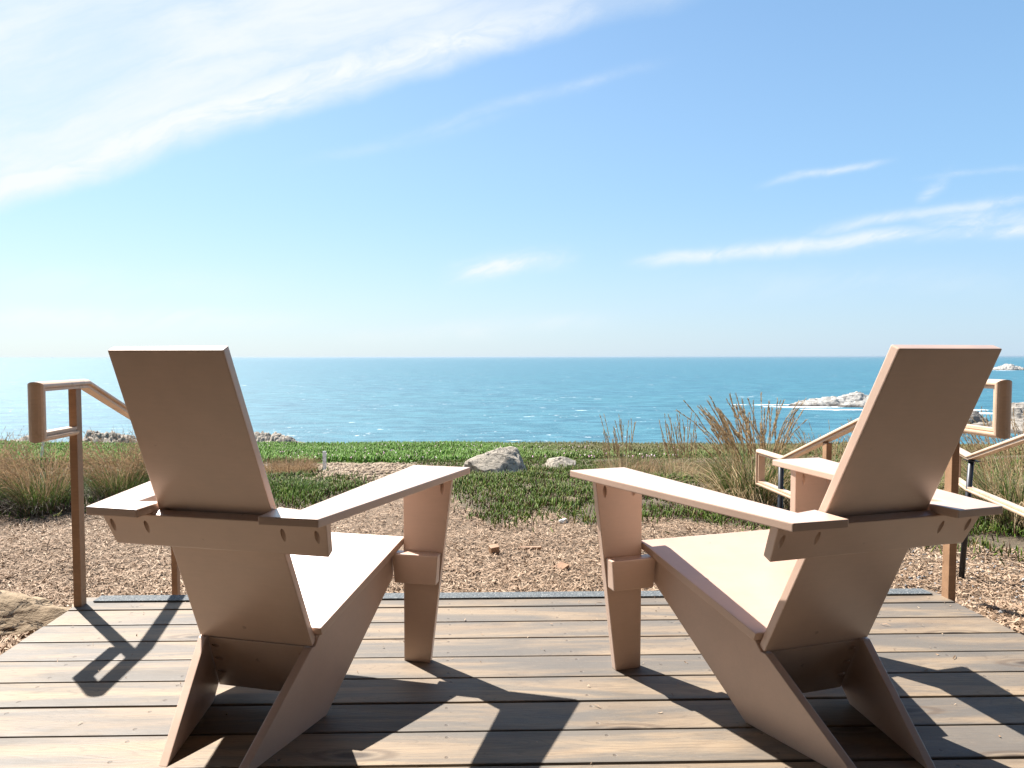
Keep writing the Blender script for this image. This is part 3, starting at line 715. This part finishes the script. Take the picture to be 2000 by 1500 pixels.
# bark chips
P = scatter(250000, (-.80, .98), (2.0, 9.5), 1.6); vgP = veg(P)
ok = (vgP == 0) & ~((P[:, 0] > -1.50) & (P[:, 0] < 1.99) & (P[:, 1] < 2.74)) & (P[:, 1] < 8.4+(rng.random(len(P))-.5)*1.2)
P = P[ok]; ND = len(P)
Pd = np.stack([rng.uniform(-1.48, 1.97, 160), 2.7-rng.gamma(1.2, .45, 160), np.zeros(160)], 1); P = np.concatenate([P, Pd]); n = len(P)
L = rng.gamma(2.2, .0060, n)+.006; W = rng.uniform(.0015, .0050, n); an = rng.uniform(0, 2*math.pi, n); ti = rng.normal(0, .32, n); ro_ = rng.normal(0, .5, n)
ti[ND:] = 0; L[ND:] *= .3; W[ND:] *= .45
dx = np.stack([np.cos(an)*np.cos(ti), np.sin(an)*np.cos(ti), np.sin(ti)], 1); up_ = np.stack([rng.normal(0, .4, n), rng.normal(0, .4, n), np.ones(n)], 1)
dy = np.cross(up_, dx); dy /= np.linalg.norm(dy, axis=1)[:, None]
c0 = P+np.array([0, 0, 1.])*(rng.uniform(.002, .022, n))[:, None]; c0[ND:, 2] = .0035; nn_ = np.cross(dx, dy)
bow = rng.normal(0, .0035, n)[:, None]*nn_
V = np.stack([c0-dx*L[:, None]-dy*W[:, None]*.7, c0-dx*L[:, None]+dy*W[:, None]*.7, c0-dy*W[:, None]+bow, c0+dy*W[:, None]+bow, c0+dx*L[:, None]-dy*W[:, None]*.3, c0+dx*L[:, None]+dy*W[:, None]*.5], 1).reshape(-1, 3)
b0 = np.arange(n)*6; Fc = np.concatenate([np.stack([b0, b0+2, b0+3, b0+1], 1), np.stack([b0+2, b0+4, b0+5, b0+3], 1)])
M_chip = ramp_mat('bark chip', [(0, (0.093, 0.057, 0.033)), (.15, (0.207, 0.133, 0.080)), (.5, (0.329, 0.224, 0.147)), (.8, (0.404, 0.298, 0.205)), (.93, (0.517, 0.413, 0.303)), (1, (0.253, 0.239, 0.223))], .75)
tagp(link('bark_mulch', npmesh('bark_mulch', V, Fc), M_chip), 'tan bark mulch spread in front of the deck', 'mulch', kind='stuff')
def clods(name, label, P, r0, r1, mt):
    n = len(P); r = rng.uniform(r0, r1, n)*(.5+rng.random(n)**3*1.6); oc = np.array([[1, 0, 0], [0, 1, 0], [-1, 0, 0], [0, -1, 0], [0, 0, .7], [0, 0, -.7]], float)
    oc = oc[None]*rng.uniform(.5, 1.3, (n, 6, 1)); a = rng.uniform(0, 6.28, n); ca, sa = np.cos(a)[:, None], np.sin(a)[:, None]
    V = np.stack([oc[:, :, 0]*ca-oc[:, :, 1]*sa, oc[:, :, 0]*sa+oc[:, :, 1]*ca, oc[:, :, 2]], 2)*r[:, None, None]+P[:, None]
    f = np.array([[0, 1, 4], [1, 2, 4], [2, 3, 4], [3, 0, 4], [1, 0, 5], [2, 1, 5], [3, 2, 5], [0, 3, 5]]); F = (f[None]+np.arange(n)[:, None, None]*6).reshape(-1, 3)
    tagp(link(name, npmesh(name, V.reshape(-1, 3), F), mt), label, 'gravel', kind='stuff')
P = scatter(16000, (-.5, .2), (8.6, 20), .6); P = P[(veg(P) == 0)]
clods('dirt_clods', 'small clods and stones on the bare dirt', P, .018, .05, ramp_mat('dirt clod', [(0, (.10, .07, .045)), (.5, (.25, .18, .12)), (1, (.40, .32, .23))]))
P = scatter(5200, (.55, .98), (2.1, 7), 1.3); P = P[(veg(P) == 0) & ~((P[:, 0] < 2.0) & (P[:, 1] < 2.74))]; P[:, 2] += .012
clods('pebbles', 'grey pebbles mixed into the mulch at the right', P, .004, .010, ramp_mat('grey pebble', [(0, (.10, .10, .10)), (.6, (.26, .26, .26)), (1, (.45, .44, .42))]))
# ice plants: fleshy three sided leaves
def spikes(P, Ls, Ws, spread=.7):
    n = len(P); an = rng.uniform(0, 2*math.pi, n); ti = np.abs(rng.normal(0, spread, n)).clip(0, 1.35)
    d = np.stack([np.cos(an)*np.sin(ti), np.sin(an)*np.sin(ti), np.cos(ti)], 1)
    s = np.cross(d, rng.normal(0, 1, (n, 3))); s /= np.linalg.norm(s, axis=1)[:, None]; t2 = np.cross(d, s)
    cs = []
    for kx in range(3):
        a = kx*2*math.pi/3; cs.append(P+(s*math.cos(a)+t2*math.sin(a))*Ws[:, None])
    md = []
    bend = np.array([0, 0, 1.])*(Ls*.18)[:, None]
    for kx in range(3):
        a = kx*2*math.pi/3; md.append(P+d*Ls[:, None]*.6+bend*.3+(s*math.cos(a)+t2*math.sin(a))*Ws[:, None]*.85)
    tip = P+d*Ls[:, None]+bend
    V = np.stack(cs+md+[tip], 1).reshape(-1, 3); b0 = np.arange(n)*7; F = []
    for kx in range(3):
        q = (kx+1) % 3; F.append(np.stack([b0+kx, b0+q, b0+3+q, b0+3+kx], 1)); 
    F4 = np.concatenate(F)
    F3 = np.concatenate([np.stack([b0+3+kx, b0+3+(kx+1) % 3, b0+6, b0+6], 1) for kx in range(3)])
    return V, F4, F3[:, :3]
def mixmesh(name, V, F4, F3):
    T = np.concatenate([F4[:, [0, 1, 2]], F4[:, [0, 2, 3]], F3]); return npmesh(name, V, T)
P = scatter(240000, (-.80, 1.0), (4.2, 20.5), 1.5); vgP = veg(P+np.stack([rng.normal(0, .10, len(P)), rng.normal(0, .22, len(P)), np.zeros(len(P))], 1))
dens_ = .65*fbm(P[:, 0]*1.4, P[:, 1]*1.4, 3, 51)+.35*fbm(P[:, 0]*4.5, P[:, 1]*4.5, 3, 53)
ok = (vgP > 0) & (vgP < 6) & (dens_+rng.random(len(P))*.14 > .47)
ok &= ~((vgP == 3) & (rng.random(len(P)) < .45))
P = P[ok]; P[:, 2] += rng.uniform(0, .05, len(P))+np.clip(fbm(P[:, 0]*2, P[:, 1]*2, 3, 61)-.3, 0, 1)*.16
n = len(P); print('iceplant', n)
Ls = rng.uniform(.025, .065, n)*(1+P[:, 1]*.035)*(.6+.8*fbm(P[:, 0]*1.1, P[:, 1]*1.1, 3, 71)); Ws = rng.uniform(.0025, .005, n)*(1+P[:, 1]*.07)
M_ice = ramp_mat('ice plant leaf', [(0, (0.088, 0.041, 0.034)), (.15, (0.133, 0.073, 0.043)), (.24, (0.066, 0.093, 0.017)), (.5, (0.094, 0.156, 0.021)), (.72, (0.155, 0.239, 0.034)), (.82, (0.231, 0.259, 0.068)), (.88, (0.332, 0.249, 0.128)), (1, (0.442, 0.343, 0.187))], .5, .38)
V, F4, F3 = spikes(P, Ls, Ws)
tagp(link('ice_plant_cover', mixmesh('ice_plant_cover', V, F4, F3), M_ice), 'dense green ice plants beyond the mulch', 'ground cover', kind='stuff')
# far lawn of ice plants up to the bluff edge
P = scatter(150000, (-.85, 1.05), (14, 43), .6); vgP = veg(P); ok = (vgP == 6); P = P[ok]; n = len(P); print('lawn', n)
P[:, 2] += rng.uniform(0, .05, n)
Ls = rng.uniform(.08, .20, n); Ws = rng.uniform(.015, .032, n)
V, F4, F3 = spikes(P, Ls, Ws, .9)
M_lawn = ramp_mat('far ice plant leaf', [(0, (0.108, 0.065, 0.025)), (.08, (0.086, 0.108, 0.022)), (.25, (0.072, 0.158, 0.014)), (.7, (0.115, 0.245, 0.022)), (.93, (0.173, 0.302, 0.043)), (1, (0.274, 0.259, 0.122))], .55, .25)
_k = NT(M_lawn.node_tree); _p = _k.sep(_k.n('ShaderNodeNewGeometry').outputs['Position'])
_r = _k.m('DIVIDE', _p[0], _p[1]); _nz = _k.noise(_k.n('ShaderNodeNewGeometry').outputs['Position'], .16, 4, .6)
_f = _k.m('MULTIPLY', _k.ss(_k.m('ADD', _r, _k.m('MULTIPLY', _k.m('SUBTRACT', _nz, .5), .5)), -.02, .22), _k.ss(_k.m('ADD', _p[1], _k.m('MULTIPLY', _nz, 14.)), 24., 34., .25, .85))
_b = M_lawn.node_tree.nodes['Principled BSDF']; _src = _b.inputs['Base Color'].links[0].from_socket
_o = _k.mix(_f, _src, _k.mix(_nz, (.10, .10, .028), (.16, .11, .05)))
for _l in list(_src.links):
    if _l.to_node.type != 'MIX': _t = _l.to_socket; M_lawn.node_tree.links.new(_o, _t)
tagp(link('bluff_ground_cover', mixmesh('bluff_ground_cover', V, F4, F3), M_lawn), 'bright green carpet of low plants on the bluff', 'ground cover', kind='stuff')
P = scatter(420, (-.4, .35), (20, 38), .6); P[:, 2] += .12; n = len(P); V, F4, F3 = spikes(P, np.full(n, .045), np.full(n, .022), .5)
tagp(link('flowers', mixmesh('flowers', V, F4, F3), ramp_mat('pink flower', [(0, (.7, .35, .5)), (1, (.8, .7, .7))])), 'tiny pink flowers dotted over the bluff', 'flowers', kind='stuff')

# ------------------------------------------------------------------ grass tufts
M_straw = ramp_mat('straw blade', [(0, (.20, .13, .065)), (.3, (.40, .28, .15)), (.7, (.58, .44, .27)), (1, (.70, .58, .40))], .6, .4)
M_green = ramp_mat('green blade', [(0, (.035, .06, .015)), (.45, (.07, .13, .025)), (.8, (.14, .22, .05)), (1, (.26, .27, .10))], .55, .3)
M_bronze = ramp_mat('bronze blade', [(0, (.15, .09, .045)), (.4, (.31, .205, .115)), (.8, (.45, .32, .19)), (1, (.5, .4, .25))], .6, .4)
M_dark = ramp_mat('dead grey blade', [(0, (.04, .03, .025)), (.6, (.12, .09, .07)), (1, (.38, .31, .25))], .6, .2)
def blades(n, R, Lr, Wr, lean, droop, wind=(0, 0), segs=6, up0=0.0):
    r = R*np.sqrt(rng.random(n)); a = rng.uniform(0, 2*math.pi, n); bx_ = r*np.cos(a); by_ = r*np.sin(a)
    a2 = a+rng.normal(0, .6, n); le = np.abs(rng.normal(lean, lean*.5, n))*(.35+.65*r/R); L = rng.uniform(*Lr, n); dr = np.abs(rng.normal(droop, droop*.45+1e-3, n))
    hx = np.cos(a2)*le+wind[0]; hy = np.sin(a2)*le+wind[1]
    Wd = rng.uniform(*Wr, n); s = np.linspace(0, 1, segs+1)
    th0 = np.arctan(np.hypot(hx, hy)); az = np.arctan2(hy, hx)
    pos = np.zeros((n, segs+1, 3)); pos[:, 0, 0] = bx_; pos[:, 0, 1] = by_
    for i in range(segs):
        th = (th0*(.5+.7*s[i])+dr*s[i]**1.6).clip(0, 2.9); st_ = (L/segs)
        pos[:, i+1, 0] = pos[:, i, 0]+np.sin(th)*np.cos(az)*st_; pos[:, i+1, 1] = pos[:, i, 1]+np.sin(th)*np.sin(az)*st_; pos[:, i+1, 2] = pos[:, i, 2]+np.cos(th)*st_
    pos[:, :, 2] = np.maximum(pos[:, :, 2], .01+rng.random((n, 1))*.03)
    return pos, Wd, rng.uniform(0, 2*math.pi, n)
def ribbons(pos, Wd, fa, taper=True):
    n, m_, _ = pos.shape; s = np.linspace(0, 1, m_); wprof = (1-s**2.2)*.95+.05 if taper else np.ones(m_)
    sd_ = np.stack([np.cos(fa), np.sin(fa), np.zeros(n)], 1)[:, None, :]*(Wd[:, None]*wprof[None])[:, :, None]*.5
    V = np.stack([pos-sd_, pos+sd_], 2).reshape(-1, 3); base = (np.arange(n)*m_*2)[:, None]; j = np.arange(m_-1)*2
    F = np.stack([base+j, base+j+1, base+j+3, base+j+2], 2).reshape(-1, 4); return V, F
def heads(pos, frac, nh, hl, hw):
    """feathery seed heads: short bristles set along the upper part of each stalk"""
    n, m_, _ = pos.shape; Vs = []; Fs = []; c = 0
    u = rng.uniform(1-frac, 1, (n, nh)); x = u*(m_-1); i0 = np.clip(x.astype(int), 0, m_-2); f = (x-i0)[:, :, None]
    ar = np.arange(n)[:, None]; p = pos[ar, i0]*(1-f)+pos[ar, i0+1]*f; d = pos[ar, i0+1]-pos[ar, i0]; d /= np.linalg.norm(d, axis=2)[:, :, None]+1e-9
    r = rng.normal(0, 1, p.shape); r /= np.linalg.norm(r, axis=2)[:, :, None]; e = d*1.0+r*.38; e /= np.linalg.norm(e, axis=2)[:, :, None]
    sd_ = np.cross(e, rng.normal(0, 1, p.shape)); sd_ /= np.linalg.norm(sd_, axis=2)[:, :, None]
    Lh = rng.uniform(.6, 1, (n, nh, 1))*hl; a = p-sd_*hw; b_ = p+sd_*hw; tp = p+e*Lh
    V = np.stack([a, b_, tp], 2).reshape(-1, 3); F = np.arange(len(V)).reshape(-1, 3); return V, F
def tuft(label, px, py, parts, cat='grass clump', name='grass_clump', group='ornamental grass clumps', pos=None, scale=1.0):
    p = pos or at(px, py); root = thing(name, label, cat, (p.x, p.y, float(tz(p.x, p.y))-.02), 0, group)
    root.scale = (scale,)*3
    for nm, mt, args, hd_ in parts:
        ps, wd, fa = blades(*args[:6], **(args[6] if len(args) > 6 else {}))
        V, F = ribbons(ps, wd, fa); o = link(nm, npmesh(nm, V, F), mt, root)
        if hd_:
            V, F = heads(ps, *hd_); link('seed_heads', npmesh('seed_heads', V, F), M_bronze if mt is M_bronze else M_straw, root)
    return root
# left bronze clumps
for lab, px, py, sc in (('bronze feathery grass clump at the far left edge', -30, 1000, 1.0), ('bronze and green grass clump just left of the handrail post', 85, 1003, .98),
                        ('bronze grass clump between the handrail post and the left chair back', 235, 985, 1.0), ('bronze grass clump mostly hidden behind the left chair back', 318, 975, .95)):
    tuft(lab, px, py, [('leaves', M_green, (700, .20, (.3, .62), (.003, .006), .75, .9, dict(wind=(.1, 0))), None),
                       ('dry_leaves', M_dark, (650, .26, (.25, .5), (.003, .005), 1.15, 1.5), None),
                       ('stalks', M_bronze, (420, .19, (.55, .90), (.002, .0035), .55, .6, dict(wind=(-.15, 0))), (.45, 30, .030, .0018))], scale=sc)
# brown dry grass near the stake
tuft('low reddish brown dry grass patch behind the left chair seat', 562, 930, [('stalks', M_bronze, (1300, .48, (.18, .40), (.004, .008), .5, .5), (.4, 8, .03, .003))], 'dry grass', 'dry_grass', None)
tuft('low brown dry grass patch under the seed stalks beyond the right armrest', 1255, 930, [('stalks', M_bronze, (1100, .7, (.15, .38), (.004, .008), .5, .5), (.4, 6, .03, .003)), ('leaves', M_green, (500, .7, (.12, .3), (.004, .008), .6, .7), None)], 'dry grass', 'dry_grass', None)
tuft('low brown dry grass patch left of the lower looped rail end', 1400, 935, [('stalks', M_bronze, (1000, .6, (.15, .38), (.004, .008), .5, .5), (.4, 6, .03, .003)), ('leaves', M_green, (500, .6, (.12, .3), (.004, .008), .6, .7), None)], 'dry grass', 'dry_grass', None)
tuft('fresh green grass tuft right of the left chair back', 560, 975, [('leaves', M_green, (700, .42, (.14, .36), (.004, .009), .8, .9), None)], 'grass clump')
# centre seed stalks
for i, (lab, px, py, nst, sc) in enumerate((('sparse upright tan seed stalks above the front of the right armrest', 1210, 935, 30, 1.05), ('upright tan seed stalks just left of the arching grass clump', 1330, 940, 42, 1.0))):
    tuft(lab, px, py, [('leaves', M_straw, (160, .30, (.2, .5), (.004, .007), .6, .8), None), ('leaves', M_green, (120, .3, (.2, .4), (.004, .007), .6, .8), None),
                       ('stalks', M_straw, (int(nst*1.2), .24, (.5, 1.05), (.003, .006), .13, .12, dict(wind=(-.07, 0))), (.36, 80, .040, .0045))], 'grass stalks', 'seed_grass', 'upright seed grasses', scale=sc)
# big arching clump
tuft('tall arching straw and green grass clump left of the right chair back', 1475, 1005, [('leaves', M_green, (800, .26, (.4, .85), (.004, .008), .6, .8), None),
      ('dry_leaves', M_straw, (900, .32, (.5, 1.0), (.003, .008), .85, 1.6), None), ('dead_leaves', M_dark, (400, .3, (.3, .6), (.003, .006), 1.0, 1.6), None),
      ('stalks', M_straw, (105, .20, (.75, 1.22), (.004, .006), .17, .45, dict(wind=(-.10, 0))), (.32, 90, .040, .0042))], scale=1.0)
for lab, px, py, sc in (('straw grass clump beneath the right handrail slope', 1620, 1000, .78), ('straw and green grass clump directly behind the right chair back', 1740, 1010, .85),
                        ('drooping straw grass clump at the right edge, behind the farthest handrail', 1985, 1035, 1.0), ('straw grass clump left of the one at the right edge, beyond the black pole', 1915, 985, .62)):
    tuft(lab, px, py, [('leaves', M_green, (600, .26, (.35, .8), (.004, .008), .6, .9), None), ('dry_leaves', M_straw, (520, .30, (.5, .95), (.003, .007), .8, 1.6), None),
      ('dead_leaves', M_dark, (300, .3, (.3, .6), (.003, .006), 1.0, 1.6), None),
      ('stalks', M_straw, (100, .26, (.75, 1.15), (.003, .006), .25, .45, dict(wind=(-.08, 0))), (.34, 60, .034, .0028))], scale=sc)

# ------------------------------------------------------------------ sea haze
HZ = 1
if HZ:
    mm = bpy.data.materials.new('sea haze air'); mm.use_nodes = True; nt = mm.node_tree; nt.nodes.remove(nt.nodes['Principled BSDF'])
    pv = nt.nodes.new('ShaderNodeVolumePrincipled'); pv.inputs['Color'].default_value = (.44, .54, .63, 1); pv.inputs['Density'].default_value = 4.0e-5; pv.inputs['Anisotropy'].default_value = 0.3
    nt.links.new(pv.outputs[0], nt.nodes['Material Output'].inputs['Volume'])
    hb = box('haze', -62000, 62000, -2000, 62000, -46, 4.6, 0); o = link('haze', hb, mm); tagp(o, 'thin pale sea haze over the water', 'haze', kind='stuff')
